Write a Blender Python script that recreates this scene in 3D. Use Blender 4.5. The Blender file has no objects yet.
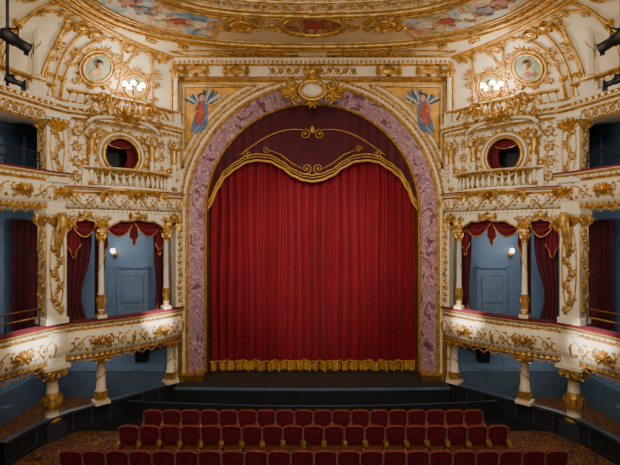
import bpy, math, random
from mathutils import Vector
random.seed(3)
pi=math.pi; sin=math.sin; cos=math.cos
scene=bpy.context.scene
# ---------------------------------------------------------------- materials
MATS={}
def mk(name):
    m=bpy.data.materials.new(name); m.use_nodes=True
    nt=m.node_tree; b=nt.nodes['Principled BSDF']
    tc=nt.nodes.new('ShaderNodeTexCoord')
    MATS[name]=m
    return m,nt,b,tc
def noise(nt,tc,scale,detail=3,dist=0,rough=.5):
    n=nt.nodes.new('ShaderNodeTexNoise'); n.inputs['Scale'].default_value=scale
    n.inputs['Detail'].default_value=detail; n.inputs['Distortion'].default_value=dist
    n.inputs['Roughness'].default_value=rough
    nt.links.new(tc.outputs['Object'],n.inputs['Vector']); return n
def ramp(nt,src,stops,interp='LINEAR'):
    r=nt.nodes.new('ShaderNodeValToRGB'); cr=r.color_ramp; cr.interpolation=interp
    while len(cr.elements)<len(stops): cr.elements.new(.5)
    for e,(p,c) in zip(cr.elements,stops):
        e.position=p; e.color=(c[0],c[1],c[2],1)
    nt.links.new(src,r.inputs['Fac']); return r
def simple(name,c,rough=.6,metal=0,var=.15,scale=6,bump=0,bscale=30,sheen=0):
    m,nt,b,tc=mk(name)
    n=noise(nt,tc,scale,3)
    lo=[x*(1-var) for x in c]; hi=[min(1,x*(1+var)) for x in c]
    r=ramp(nt,n.outputs['Fac'],[(.3,lo),(.7,hi)])
    nt.links.new(r.outputs['Color'],b.inputs['Base Color'])
    b.inputs['Roughness'].default_value=rough; b.inputs['Metallic'].default_value=metal
    if sheen:
        b.inputs['Sheen Weight'].default_value=sheen; b.inputs['Sheen Tint'].default_value=(1,.2,.25,1)
    if bump:
        n2=noise(nt,tc,bscale,2); bp=nt.nodes.new('ShaderNodeBump'); bp.inputs['Strength'].default_value=bump
        bp.inputs['Distance'].default_value=.02
        nt.links.new(n2.outputs['Fac'],bp.inputs['Height']); nt.links.new(bp.outputs['Normal'],b.inputs['Normal'])
    return m
CREAM=(.78,.67,.47)
simple('cream',CREAM,.5,0,.1,2)
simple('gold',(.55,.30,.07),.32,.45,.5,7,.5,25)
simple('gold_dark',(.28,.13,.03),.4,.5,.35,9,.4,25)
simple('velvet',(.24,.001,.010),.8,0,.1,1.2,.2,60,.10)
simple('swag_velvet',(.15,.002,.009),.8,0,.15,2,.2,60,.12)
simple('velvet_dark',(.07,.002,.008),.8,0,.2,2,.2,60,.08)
simple('seat_velvet',(.15,.004,.014),.75,0,.3,8,.3,60,.2)
simple('seat_rose',(.30,.13,.11),.5,0,.2,8)
simple('fringe',(.68,.38,.06),.45,.25,.4,25,.9,60)
simple('black',(.010,.010,.012),.5,0,.2,5)
simple('stage_boards',(.030,.032,.034),.5,0,.3,3)
simple('pit_dark',(.012,.014,.017),.6,0,.2,3)
simple('pit_trim',(.030,.038,.048),.5,0,.2,3)
simple('slate_blue',(.07,.11,.17),.6,0,.15,3)
simple('door_blue',(.13,.20,.31),.5,0,.12,3)
simple('glass_dark',(.01,.008,.01),.3,0,.1,3)
simple('skin',(.50,.26,.14),.6,0,.1,5)
simple('paint_blue',(.05,.12,.24),.6,0,.4,5)
simple('paint_red',(.32,.05,.03),.6,0,.3,5)
simple('paint_white',(.72,.64,.48),.6,0,.2,5)
simple('hair',(.07,.03,.015),.6,0,.2,5)
simple('mural_ochre',(.60,.30,.04),.6,0,.3,2.5)
def ornate(name,base,line,scale,w,dist=1.2,bs=.6):
    m,nt,b,tc=mk(name)
    n=noise(nt,tc,scale,1.5,dist)
    r=ramp(nt,n.outputs['Fac'],[(0,base),(.5-w-.02,base),(.5-w,line),(.5+w,line),(.5+w+.02,base)])
    nt.links.new(r.outputs['Color'],b.inputs['Base Color'])
    b.inputs['Roughness'].default_value=.45
    bp=nt.nodes.new('ShaderNodeBump'); bp.inputs['Strength'].default_value=bs; bp.inputs['Distance'].default_value=.03
    n2=noise(nt,tc,scale*2,2,dist)
    nt.links.new(n2.outputs['Fac'],bp.inputs['Height']); nt.links.new(bp.outputs['Normal'],b.inputs['Normal'])
ornate('cream_gilt',CREAM,(.50,.27,.06),3.2,.028)
ornate('cream_gilt_fine',(.74,.60,.36),(.52,.28,.07),6,.04,1.2,.3)
m,nt,b,tc=mk('marble')
n=noise(nt,tc,1.6,7,2.2,.6)
r=ramp(nt,n.outputs['Fac'],[(.30,(.12,.035,.06)),(.43,(.30,.13,.18)),(.49,(.66,.50,.50)),(.53,(.30,.13,.19)),(.62,(.50,.33,.37)),(.75,(.19,.07,.11))])
nt.links.new(r.outputs['Color'],b.inputs['Base Color']); b.inputs['Roughness'].default_value=.25
m,nt,b,tc=mk('wallpaper_blue')
v=nt.nodes.new('ShaderNodeTexVoronoi'); v.inputs['Scale'].default_value=6
nt.links.new(tc.outputs['Object'],v.inputs['Vector'])
r=ramp(nt,v.outputs['Distance'],[(.12,(.19,.28,.42)),(.22,(.10,.17,.29)),(.5,(.13,.21,.34))])
nt.links.new(r.outputs['Color'],b.inputs['Base Color']); b.inputs['Roughness'].default_value=.6
m,nt,b,tc=mk('carpet')
n=noise(nt,tc,5,2,2)
r=ramp(nt,n.outputs['Fac'],[(0,(.07,.01,.01)),(.44,(.08,.015,.012)),(.48,(.30,.15,.03)),(.52,(.26,.12,.025)),(.56,(.05,.01,.01))])
nt.links.new(r.outputs['Color'],b.inputs['Base Color']); b.inputs['Roughness'].default_value=.9
def fresco(name,sc,stops):
    m,nt,b,tc=mk(name)
    n=noise(nt,tc,sc,5,1.0)
    r=ramp(nt,n.outputs['Fac'],stops)
    nt.links.new(r.outputs['Color'],b.inputs['Base Color']); b.inputs['Roughness'].default_value=.6
fresco('fresco',1.3,[(.28,(.06,.12,.09)),(.38,(.16,.32,.48)),(.46,(.50,.58,.60)),(.5,(.66,.46,.30)),(.55,(.42,.14,.09)),(.59,(.64,.50,.30)),(.66,(.18,.25,.10)),(.75,(.42,.24,.09))])
fresco('fresco_dark',3,[(.35,(.10,.04,.02)),(.45,(.34,.14,.05)),(.52,(.52,.32,.14)),(.6,(.22,.06,.04)),(.7,(.09,.07,.06))])
fresco('portrait_green',4,[(.4,(.13,.19,.13)),(.5,(.30,.33,.22)),(.6,(.19,.23,.18))])
fresco('ceiling_panel',1.2,[(.3,(.52,.42,.24)),(.5,(.62,.48,.28)),(.7,(.44,.39,.26))])
def emis(name,c,s):
    m,nt,b,tc=mk(name); b.inputs['Base Color'].default_value=(*c,1)
    b.inputs['Emission Color'].default_value=(*c,1); b.inputs['Emission Strength'].default_value=s
emis('bulb',(1,.88,.66),22)
emis('bulb_dim',(1,.85,.62),5)

# ---------------------------------------------------------------- mesh builder
class MB:
    def __init__(s,name): s.name=name;s.v=[];s.f=[];s.m=[];s.sm=[];s.mats=[]
    def mi(s,m):
        if m not in s.mats: s.mats.append(m)
        return s.mats.index(m)
    def add(s,vs,fs,mat,smooth=False):
        o=len(s.v); s.v.extend([(v[0],v[1],v[2]) for v in vs]); k=s.mi(mat) if isinstance(mat,str) else None
        for i,f in enumerate(fs):
            s.f.append(tuple(j+o for j in f)); s.m.append(k if k is not None else s.mi(mat[i])); s.sm.append(smooth)
    def box(s,c,sz,mat,rot=0,taper=1):
        vs=[]
        for dz in (-1,1):
            t=taper if dz>0 else 1
            for dx,dy in ((-1,-1),(1,-1),(1,1),(-1,1)):
                x=dx*sz[0]/2*t;y=dy*sz[1]/2*t
                vs.append((c[0]+x*cos(rot)-y*sin(rot),c[1]+x*sin(rot)+y*cos(rot),c[2]+dz*sz[2]/2))
        s.add(vs,[(3,2,1,0),(4,5,6,7),(0,1,5,4),(1,2,6,5),(2,3,7,6),(3,0,4,7)],mat)
    def tube(s,P,r,mat,sides=5,closed=False):
        P=[Vector(p) for p in P]; n=len(P)
        if n<2: return
        vs=[];prev=None
        for i in range(n):
            if closed: t=P[(i+1)%n]-P[i-1]
            else: t=P[min(n-1,i+1)]-P[max(0,i-1)]
            if t.length<1e-9: t=Vector((0,0,1))
            t.normalize()
            if prev is None:
                a=Vector((0,0,1)) if abs(t.z)<.9 else Vector((0,1,0))
                prev=t.cross(a).normalized()
            nn=prev-t*prev.dot(t)
            if nn.length<1e-6: nn=t.orthogonal()
            nn.normalize(); prev=nn; bb=t.cross(nn)
            rr=r[i] if isinstance(r,(list,tuple)) else r
            for k in range(sides):
                a=2*pi*k/sides; vs.append(P[i]+nn*cos(a)*rr+bb*sin(a)*rr)
        fs=[]
        for i in range(n if closed else n-1):
            j=(i+1)%n
            for k in range(sides):
                l=(k+1)%sides; fs.append((i*sides+k,i*sides+l,j*sides+l,j*sides+k))
        if not closed:
            fs.append(tuple(range(sides-1,-1,-1))); fs.append(tuple((n-1)*sides+k for k in range(sides)))
        s.add(vs,fs,mat,True)
    def lathe(s,c,prof,mat,seg=12):
        vs=[];fs=[];ms=[]
        for (r,z,*q) in prof:
            for k in range(seg):
                a=2*pi*k/seg
                vs.append((c[0]+r*cos(a),c[1]+r*sin(a),c[2]+z))
        for i in range(len(prof)-1):
            mm=prof[i][2] if len(prof[i])>2 else mat
            for k in range(seg):
                l=(k+1)%seg; fs.append((i*seg+k,i*seg+l,(i+1)*seg+l,(i+1)*seg+k)); ms.append(mm)
        fs.append(tuple(range(seg-1,-1,-1))); ms.append(mat)
        fs.append(tuple((len(prof)-1)*seg+k for k in range(seg))); ms.append(mat)
        s.add(vs,fs,ms,True)
    def ball(s,c,r,mat,seg=8,rings=5):
        if not isinstance(r,(tuple,list)): r=(r,r,r)
        vs=[];fs=[]
        for i in range(rings+1):
            t=pi*i/rings
            for k in range(seg):
                a=2*pi*k/seg; vs.append((c[0]+r[0]*sin(t)*cos(a),c[1]+r[1]*sin(t)*sin(a),c[2]+r[2]*cos(t)))
        for i in range(rings):
            for k in range(seg):
                l=(k+1)%seg; fs.append((i*seg+k,(i+1)*seg+k,(i+1)*seg+l,i*seg+l))
        s.add(vs,fs,mat,True)
    def grid(s,fn,nu,nv,mat,smooth=True):
        vs=[fn(i/nu,j/nv) for i in range(nu+1) for j in range(nv+1)]
        fs=[(i*(nv+1)+j,(i+1)*(nv+1)+j,(i+1)*(nv+1)+j+1,i*(nv+1)+j+1) for i in range(nu) for j in range(nv)]
        s.add(vs,fs,mat,smooth)
    def sweep(s,rings,mats,smooth=False):
        n=len(rings[0]); vs=[p for r in rings for p in r]; fs=[];ms=[]
        for i in range(len(rings)-1):
            for j in range(n-1):
                fs.append((i*n+j,(i+1)*n+j,(i+1)*n+j+1,i*n+j+1)); ms.append(mats[j] if isinstance(mats,list) else mats)
        s.add(vs,fs,ms,smooth)
    def prism(s,poly,M,h0,h1,mat):
        n=len(poly); vs=[M(a,b,h0) for a,b in poly]+[M(a,b,h1) for a,b in poly]
        fs=[tuple(range(n)),tuple(range(2*n-1,n-1,-1))]+[(i,(i+1)%n,n+(i+1)%n,n+i) for i in range(n)]
        s.add(vs,fs,mat)
    def build(s,mirror=False):
        out=[]
        for sg in ((1,-1) if mirror else (1,)):
            me=bpy.data.meshes.new(s.name)
            if sg==1: me.from_pydata(s.v,[],s.f)
            else: me.from_pydata([(-x,y,z) for x,y,z in s.v],[],[tuple(reversed(f)) for f in s.f])
            for m in s.mats: me.materials.append(MATS[m])
            me.polygons.foreach_set('material_index',s.m); me.polygons.foreach_set('use_smooth',s.sm)
            me.update(); o=bpy.data.objects.new(s.name,me); scene.collection.objects.link(o); out.append(o)
        return out
# ---------------------------------------------------------------- ornament kit
def plane(o,u,v):
    o=Vector(o);u=Vector(u).normalized();v=Vector(v).normalized();n=u.cross(v)
    return lambda a,b,h:o+u*a+v*b+n*h
def t2(mb,M,pts,r,mat='gold',h=.02,sides=4,closed=False):
    mb.tube([M(a,b,h) for a,b in pts],r,mat,sides,closed)
def leaf(mb,M,x,y,ang,L,W,mat='gold',h=.05):
    ca,sa=cos(ang),sin(ang)
    P=[(0,0,0),(.35,.5,0),(.75,.35,0),(1,0,1),(.75,-.35,0),(.35,-.5,0),(.5,0,1)]
    vs=[M(x+a*L*ca-b*W*sa,y+a*L*sa+b*W*ca,h*(1 if c else .05)) for a,b,c in P]
    mb.add(vs,[(0,1,6),(1,2,6),(2,3,6),(3,4,6),(4,5,6),(5,0,6)],mat)
def scroll(mb,M,cx,cy,R,start=0,d=1,turns=1.4,r=.03,mat='gold',n=14,leaves=True):
    P=[];rr=[]
    for i in range(n+1):
        t=i/n; a=start+d*turns*2*pi*t; q=R*(1-.82*t)
        P.append(M(cx+q*cos(a),cy+q*sin(a),.02+.03*t)); rr.append(r*(1-.45*t))
    mb.tube(P,rr,mat,4)
    c=M(cx,cy,.04); mb.ball(c,R*.2,mat,6,4)
    if leaves:
        for k in range(4):
            a=start+d*(.3+k*.9); leaf(mb,M,cx+R*.85*cos(a),cy+R*.85*sin(a),a+d*.7,R*.6,R*.4,mat,r*1.6)
def rinceau(mb,M,a0,a1,b0,b1,r=.028,mat='gold'):
    H=b1-b0; n=max(1,round((a1-a0)/(H*.95))); w=(a1-a0)/n; mid=(b0+b1)/2
    W=[]
    for i in range(n*8+1):
        a=a0+(a1-a0)*i/(n*8); W.append((a,mid+H*.36*cos(pi*(a-a0)/w)))
    t2(mb,M,W,r,mat)
    for i in range(n):
        cx=a0+(i+.5)*w; up=1 if i%2 else -1
        scroll(mb,M,cx,mid+up*H*.03,min(w,H)*.36,start=-up*pi/2,d=up,r=r,mat=mat)
        leaf(mb,M,cx+w*.3,mid+up*H*.3,up*.9,H*.28,H*.2,mat); leaf(mb,M,cx-w*.3,mid+up*H*.3,pi-up*.9,H*.28,H*.2,mat)
def fan(mb,M,cx,cy,R,a0,a1,n,mat='gold',w=.35,h=.07):
    for i in range(n):
        a=a0+(a1-a0)*(i/(n-1) if n>1 else .5); leaf(mb,M,cx,cy,a,R,R*w,mat,h)
def oval(mb,M,cx,cy,rx,ry,r,mat='gold',h=.03,n=24):
    t2(mb,M,[(cx+rx*cos(2*pi*i/n),cy+ry*sin(2*pi*i/n)) for i in range(n)],r,mat,h,5,True)
def disc(mb,M,cx,cy,rx,ry,mat,h=.02,n=24,dome=0):
    vs=[M(cx+rx*cos(2*pi*i/n),cy+ry*sin(2*pi*i/n),h) for i in range(n)]+[M(cx,cy,h+dome)]
    mb.add(vs,[(i,(i+1)%n,n) for i in range(n)],mat,dome>0)
def cartouche(mb,M,cx,cy,w,h,inner='gold',mat='gold'):
    disc(mb,M,cx,cy,w*.26,h*.28,inner,.03,20,.08)
    oval(mb,M,cx,cy,w*.28,h*.30,min(w,h)*.06,mat,.06,18)
    for sx in (-1,1):
        scroll(mb,M,cx+sx*w*.40,cy+h*.18,h*.2,start=pi/2,d=-sx,r=min(w,h)*.05,mat=mat)
        scroll(mb,M,cx+sx*w*.33,cy-h*.28,h*.16,start=-pi/2,d=sx,r=min(w,h)*.04,mat=mat)
        fan(mb,M,cx+sx*w*.3,cy-h*.05,w*.28,(0 if sx>0 else pi)-.7,(0 if sx>0 else pi)+.7,4,mat)
    fan(mb,M,cx,cy+h*.3,h*.3,.5,pi-.5,5,mat); fan(mb,M,cx,cy-h*.3,h*.3,-.6,-pi+.6,4,mat)
def mask(mb,M,cx,cy,w,h):
    fan(mb,M,cx,cy-h*.15,h*.55,.25,pi-.25,7,w=.24,h=.12); fan(mb,M,cx,cy,h*.45,-.5,-pi+.5,5,w=.24,h=.1)
    mb.ball(M(cx,cy,.08),(h*.14,h*.14,h*.17),'gold',8,6)
    for sx in (-1,1):
        scroll(mb,M,cx+sx*w*.33,cy+h*.05,h*.24,start=pi/2,d=-sx,r=min(w,h)*.05); scroll(mb,M,cx+sx*w*.3,cy-h*.32,h*.15,start=-pi/2,d=sx,r=min(w,h)*.04)
def medallion(mb,M,cx,cy,rx,ry,inner):
    disc(mb,M,cx,cy,rx*.8,ry*.8,inner,.03)
    oval(mb,M,cx,cy,rx*.84,ry*.84,.05); oval(mb,M,cx,cy,rx*1.05,ry*1.05,.035)
    for k in range(12):
        a=2*pi*k/12; leaf(mb,M,cx+rx*cos(a),cy+ry*sin(a),a,rx*.3,rx*.25)
    mb.ball(M(cx,cy+ry*.2,.06),(rx*.2,rx*.2,rx*.25),'skin',8,6); mb.ball(M(cx,cy+ry*.32,.05),(rx*.22,rx*.2,rx*.2),'hair',8,6)
    mb.prism([(cx-rx*.42,cy-ry*.55),(cx+rx*.42,cy-ry*.55),(cx+rx*.3,cy-ry*.15),(cx,cy+ry*.0),(cx-rx*.3,cy-ry*.15)],M,.02,.05,'fresco_dark')
    fan(mb,M,cx,cy+ry,ry*.6,.3,pi-.3,5); fan(mb,M,cx,cy-ry,ry*.4,-.4,-pi+.4,5)
    for s in(-1,1): scroll(mb,M,cx+s*rx*.9,cy+ry*.95,rx*.3,start=0,d=s,r=.035); scroll(mb,M,cx+s*rx*.9,cy-ry*.95,rx*.25,start=0,d=-s,r=.03)
def swag(mb,p0,p1,drop,out,mat='swag_velvet',trim='gold'):
    p0=Vector(p0);p1=Vector(p1);out=Vector(out)
    def f(u,v):
        p=p0.lerp(p1,u); sg=sin(pi*u)**.8 if 0<u<1 else 0
        p=p+Vector((0,0,-(.04+drop*v)*sg-v*.12))+out*(.10*sg+.045*sin(v*6*pi)*(.3+sg))
        return p
    mb.grid(f,14,18,mat); mb.tube([f(i/14,1)for i in range(15)],.022,trim,4)
def tail(mb,p,w,L,along,out,mat='swag_velvet'):
    p=Vector(p);along=Vector(along);out=Vector(out)
    def f(u,v):
        return p+along*(w*(u-.5)*(.6+.4*v))+out*(.05*sin(u*6*pi))+Vector((0,0,-v*L*(1-.35*abs(2*u-1))))
    mb.grid(f,18,6,mat); mb.tube([f(i/18,1)for i in range(19)],.018,'gold',4)
def drape(mb,p0,p1,z0,z1,folds,out,mat='velvet',amp=.06,tie=0):
    p0=Vector(p0);p1=Vector(p1);out=Vector(out)
    def f(u,v):
        k=1-tie*math.exp(-((v-.62)/.22)**2)
        q=p0.lerp(p1,u*k); return Vector((q.x,q.y,z1+(z0-z1)*v))+out*(amp*sin(u*folds*2*pi))
    mb.grid(f,folds*6,14,mat)
class Path:
    def __init__(s,pts):
        s.p=[Vector(p) for p in pts]; s.c=[0]
        for i in range(1,len(s.p)): s.c.append(s.c[-1]+(s.p[i]-s.p[i-1]).length)
        s.L=s.c[-1]
        s.n=[]
        for i in range(len(s.p)):
            t=(s.p[min(len(s.p)-1,i+1)]-s.p[max(0,i-1)]).normalized(); s.n.append(Vector((-t.y,t.x)))
    def at(s,d):
        d=max(0,min(s.L,d)); i=0
        while i<len(s.p)-2 and s.c[i+1]<d: i+=1
        t=(d-s.c[i])/max(1e-9,s.c[i+1]-s.c[i])
        return s.p[i].lerp(s.p[i+1],t), s.n[i].lerp(s.n[i+1],t).normalized()
    def pt(s,d,z,off=0):
        p,n=s.at(d); return Vector((p.x+n.x*off,p.y+n.y*off,z))
    def sweep(s,mb,prof,mats,n=None,d0=0,d1=None):
        d1=s.L if d1 is None else d1; n=n or max(2,int((d1-d0)/.2))
        mb.sweep([[s.pt(d0+(d1-d0)*i/n,z,o) for o,z in prof] for i in range(n+1)],mats)
A=Vector((-4.78,15.85)); B=Vector((-7.35,13.1)); AB=B-A; LAB=AB.length; uAB=AB.normalized(); nAB=Vector((-uAB.y,uAB.x))
def bulged(b,u0=0,u1=1,n=24):
    pts=[]
    for i in range(n+1):
        u=u0+(u1-u0)*i/n; p=A+AB*u+nAB*(b*sin(pi*i/n)**.7 if 0<i<n else 0); pts.append(p)
    return Path(pts)
def smoothpath(pts,n=6):
    P=[Vector(p) for p in pts]; out=[]
    for i in range(len(P)-1):
        p0=P[max(0,i-1)];p1=P[i];p2=P[i+1];p3=P[min(len(P)-1,i+2)]
        for k in range(n):
            t=k/n; out.append(.5*((2*p1)+(p2-p0)*t+(2*p0-5*p1+4*p2-p3)*t*t+(3*p1-p0-3*p2+p3)*t**3))
    out.append(P[-1]); return Path(out)
boxP=bulged(.30)
mainP=smoothpath([(-7.55,12.7),(-8.0,11.3),(-8.6,9.2),(-9.0,6.8),(-9.1,4.5)])
corP=bulged(.22)
joinP=Path([(-7.35,13.1),(-7.36,12.98),(-7.42,12.82),(-7.55,12.7)])
CZ=12.25
# ---------------------------------------------------------------- room shell
mb=MB('floor'); mb.grid(lambda u,v:(-9.7+19.4*u,-4+20*v,0),4,4,'carpet',False); mb.build()
mb=MB('wall_left'); mb.box((-9.8,6,CZ/2),(.2,20.2,CZ),'wallpaper_blue'); mb.box((-9.68,6,.5),(.06,20,1.0),'slate_blue'); mb.box((-9.66,6,1.05),(.1,20,.1),'door_blue'); mb.build()
mb=MB('wall_right'); mb.box((9.8,6,CZ/2),(.2,20.2,CZ),'wallpaper_blue'); mb.box((9.68,6,.5),(.06,20,1.0),'slate_blue'); mb.box((9.66,6,1.05),(.1,20,.1),'door_blue'); mb.build()
mb=MB('wall_back'); mb.box((0,-4.1,CZ/2),(19.6,.2,CZ),'wallpaper_blue'); mb.build()
AR=6.82
mb=MB('wall_front')
N=48; vs=[];fs=[]
for i in range(N+1):
    th=pi-pi*i/N; x=4.70*cos(th); z=AR+4.70*sin(th)
    vs+=[(x,16,z),(x,16,CZ)]
fs=[(2*i,2*i+2,2*i+3,2*i+1) for i in range(N)]
mb.add(vs,fs,'cream_gilt_fine')
for s in (-1,1):
    mb.add([(s*4.70,16,0),(s*5.0,16,0),(s*5.0,16,CZ),(s*4.70,16,CZ)],[(0,1,2,3)],'cream_gilt')
    mb.box((s*7.4,16.1,CZ/2),(4.8,.18,CZ),'wallpaper_blue')
    mb.box((s*7.4,15.98,.5),(4.8,.06,1.0),'slate_blue'); mb.box((s*7.4,15.96,1.02),(4.8,.1,.08),'door_blue')
mb.build()
mb=MB('stage_light_block'); mb.box((0,18.6,6),(12,.2,13),'black'); mb.box((-5.9,17.3,6),(.2,2.4,13),'black'); mb.box((5.9,17.3,6),(.2,2.4,13),'black'); mb.box((0,17.3,12.4),(12,2.6,.2),'black'); mb.build()  # unseen black walls added behind the stage to stop light leaking
# ---------------------------------------------------------------- proscenium arch
mb=MB('proscenium_arch')
def archpts(r,y,n=40):
    P=[Vector((-r,y,z)) for z in [.65+ (AR-.65)*k/14 for k in range(14)]]
    P+=[Vector((r*cos(pi-pi*i/n),y,AR+r*sin(pi-pi*i/n))) for i in range(n+1)]
    P+=[Vector((r,y,z)) for z in [AR-(AR-.65)*k/14 for k in range(1,15)]]
    return P
prof=[(4.78,16),(4.76,15.86),(4.68,15.80),(4.60,15.86),(4.56,15.80),(4.51,15.84),(4.47,15.9),(4.28,16.15),(4.05,16.45),(4.01,16.4),(3.96,16.45),(3.95,16.55),(3.95,17.3)]
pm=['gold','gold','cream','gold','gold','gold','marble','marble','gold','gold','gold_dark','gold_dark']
cols=[archpts(r,y) for r,y in prof]
mb.sweep([list(t) for t in zip(*cols)],pm,False)
for r,y,sz in ((4.68,15.79,.045),(4.0,16.40,.03)):
    P=archpts(r,y,90)
    for i,p in enumerate(P):
        mb.ball(p,(sz*.9,sz,sz*1.0),'gold',6,4)
    for a,b2 in zip(P[:14],P[1:15]):
        for k in (1,2,3):
            q=a.lerp(b2,k/4)
            for s in(-1,1): mb.ball((s*abs(q.x),q.y,q.z),sz,'gold',6,4)
for s in (-1,1):
    mb.box((s*4.36,16.05,.62),(.85,.5,.5),'gold_dark'); mb.box((s*4.36,16.03,.9),(.9,.56,.08),'gold')
for s in (-1,1):
    Mp=(lambda s:(lambda a,b,h:Vector((s*4.95+a,15.88-h,b))))(s)
    mb.box((s*4.95,15.95,6.0),(.30,.2,10.8),'cream')
    for dx in (-.13,.13): mb.tube([(s*4.95+dx,15.84,.8),(s*4.95+dx,15.84,11.5)],.03,'gold',4)
    for k in range(22):
        z=1+k*.48; scroll(mb,Mp,0,z,.09,start=pi/2,d=1 if k%2 else -1,r=.025,n=8,leaves=False); leaf(mb,Mp,0,z+.1,pi/2,.22,.13)
Mf=lambda a,b,h:Vector((a,15.82-h,b))
cartouche(mb,Mf,0,11.1,1.7,1.15,'paint_white')
oval(mb,Mf,0,11.1,.36,.25,.03,'gold',.12)
for s in (-1,1): scroll(mb,Mf,s*.9,10.98,.18,start=pi/2,d=-s,r=.04); fan(mb,Mf,s*.8,11.1,.4,(0 if s>0 else pi)-.5,(0 if s>0 else pi)+.5,3)
mb.build()
mb=MB('trim_proscenium_frieze')
Mw=lambda a,b,h:Vector((a,15.98-h,b))
mb.sweep([[Vector((x,y,z)) for y,z in ((16,11.45),(15.88,11.5),(15.84,11.6),(15.92,11.66),(15.9,12.0),(15.75,12.05),(15.6,12.2),(15.6,12.25))] for x in (-5,5)],['gold','gold_dark','gold','cream','gold','cream','gold'])
Mq=lambda a,b,h:Vector((a,15.88-h,b))
for cx in (-2.75,2.75,-4.2,4.2): cartouche(mb,Mq,cx,11.83,.9,.42)
rinceau(mb,Mq,-1.6,1.6,11.68,11.98,.03); cartouche(mb,Mq,0,11.83,.6,.4)
for k in range(60): mb.box((-4.9+k*.166,15.72,12.1),(.08,.12,.08),'gold')
mb.build()
mb=MB('angel_mural')
# spandrel panel built as vertical strips between the arch curve and the top rail
def spandrel(xa,xb,R,zt,h,mat,n=24):
    vs=[];
    for i in range(n+1):
        x=xa+(xb-xa)*i/n; z=AR+math.sqrt(max(0,R*R-x*x)) if abs(x)<R else AR
        vs+=[Mw(x,min(z,zt),h),Mw(x,zt,h)]
    mb.add(vs,[(2*i,2*i+2,2*i+3,2*i+1) for i in range(n)],mat)
    return [(xa,zt)]+[(xa+(xb-xa)*i/n,min(zt,AR+math.sqrt(max(0,R*R-(xa+(xb-xa)*i/n)**2)))) for i in range(n+1)]
o1=spandrel(-4.72,-2.05,4.95,11.38,.03,'cream'); t2(mb,Mw,o1,.045,'gold',.05,5,True)
o2=spandrel(-4.60,-2.45,5.10,11.26,.05,'mural_ochre'); t2(mb,Mw,o2,.03,'gold',.07,4,True)
fx,fz=-4.0,10.48
mb.prism([(fx-.14,fz+.22),(fx+.16,fz+.24),(fx+.22,fz-.05),(fx+.2,fz-.5),(fx+.10,fz-.75),(fx-.18,fz-.92),(fx-.40,fz-.84),(fx-.34,fz-.5),(fx-.2,fz-.1)],Mw,.05,.09,'paint_blue')
mb.prism([(fx-.16,fz+.2),(fx+.02,fz+.22),(fx+.14,fz-.2),(fx-.06,fz-.62),(fx-.25,fz-.55)],Mw,.09,.11,'paint_red')
for q in range(7):
    mt=('paint_blue','paint_white','door_blue')[q%3]
    a=2.75-.2*q; leaf(mb,Mw,fx-.08,fz+.12,a,.60-.035*q,.20,mt,.13)
    a=.40+.2*q; leaf(mb,Mw,fx+.08,fz+.12,a,.80-.035*q,.20,mt,.13)
mb.ball((fx+.02,15.87,fz+.37),(.11,.05,.14),'skin',10,8); mb.ball((fx-.01,15.885,fz+.44),(.13,.05,.12),'hair',10,8)
t2(mb,Mw,[(fx+.14,fz+.2),(fx+.36,fz+.08),(fx+.50,fz+.28)],.04,'skin',.1,6)
t2(mb,Mw,[(fx-.14,fz+.18),(fx-.28,fz-.05),(fx-.08,fz-.12)],.04,'skin',.11,6)
t2(mb,Mw,[(fx-.28,fz-.82),(fx-.36,fz-1.0)],.035,'skin',.09,6); t2(mb,Mw,[(fx-.12,fz-.85),(fx-.16,fz-1.05)],.035,'skin',.09,6)
t2(mb,Mw,[(fx+.3,fz+.05),(fx+.95,fz+.55)],.02,'paint_white',.11,4)
scroll(mb,Mw,-4.58,9.0,.10,r=.025); leaf(mb,Mw,-4.58,8.9,-pi/2,.3,.15)
mb.build(True)
# ---------------------------------------------------------------- curtain + valance
mb=MB('stage_curtain')
def foldf(x):
    a=2*pi*(x*2.75)+1.1*sin(x*1.7)+.8*sin(x*4.1)
    return .16*(abs(sin(a/2))**.8*2-1)*(.75+.25*sin(x*2.9))+.04*sin(2*pi*x*6.1+1.5*sin(x*2.3))+.012*sin(2*pi*x*13+sin(3*x))
def cf(u,v):
    x=-4.35+8.7*u; z=.68+10.6*v
    return (x+.03*sin(z*.8+x*3),17.06-foldf(x)*(1.2-.35*v),z)
mb.grid(cf,640,8,'velvet')
mb.build()
mb=MB('curtain_fringe')
def ff(u,v):
    x=-4.3+8.6*u; zt=1.02+.05*abs(sin(x*5.2)); zb=.69+.03*abs(sin(x*37))
    return (x,16.99-foldf(x)*1.2+.015*sin(x*75),zt+(zb-zt)*v)
mb.grid(ff,700,3,'fringe')
mb.tube([Vector(ff(i/300,0))+Vector((0,-.02,0)) for i in range(301)],.035,'fringe',4)
for k in range(44):
    u=(k+.5)/44; p=Vector(ff(u,.35)); mb.lathe((p.x,p.y-.05,.70),[(.05,0),(.04,.12),(.02,.2),(.045,.24),(.01,.29)],'fringe',6)
mb.build()
kn=[(0,7.93),(.35,7.98),(.75,8.15),(1.15,8.45),(1.6,8.68),(2.1,8.73),(2.5,8.66),(2.9,8.42),(3.3,8.12),(3.6,7.65),(3.85,7.05),(4.2,6.5)]
def edge(x):
    x=abs(x)
    for (a,b),(c,d) in zip(kn,kn[1:]):
        if x<=c:
            t=(x-a)/(c-a); t=t*t*(3-2*t)*.5+t*.5; return b+(d-b)*t
    return kn[-1][1]
mb=MB('stage_valance')
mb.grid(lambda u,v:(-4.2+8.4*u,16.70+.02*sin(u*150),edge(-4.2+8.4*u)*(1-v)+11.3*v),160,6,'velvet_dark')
Mv=lambda a,b,h:Vector((a,16.66-h,b))
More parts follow.
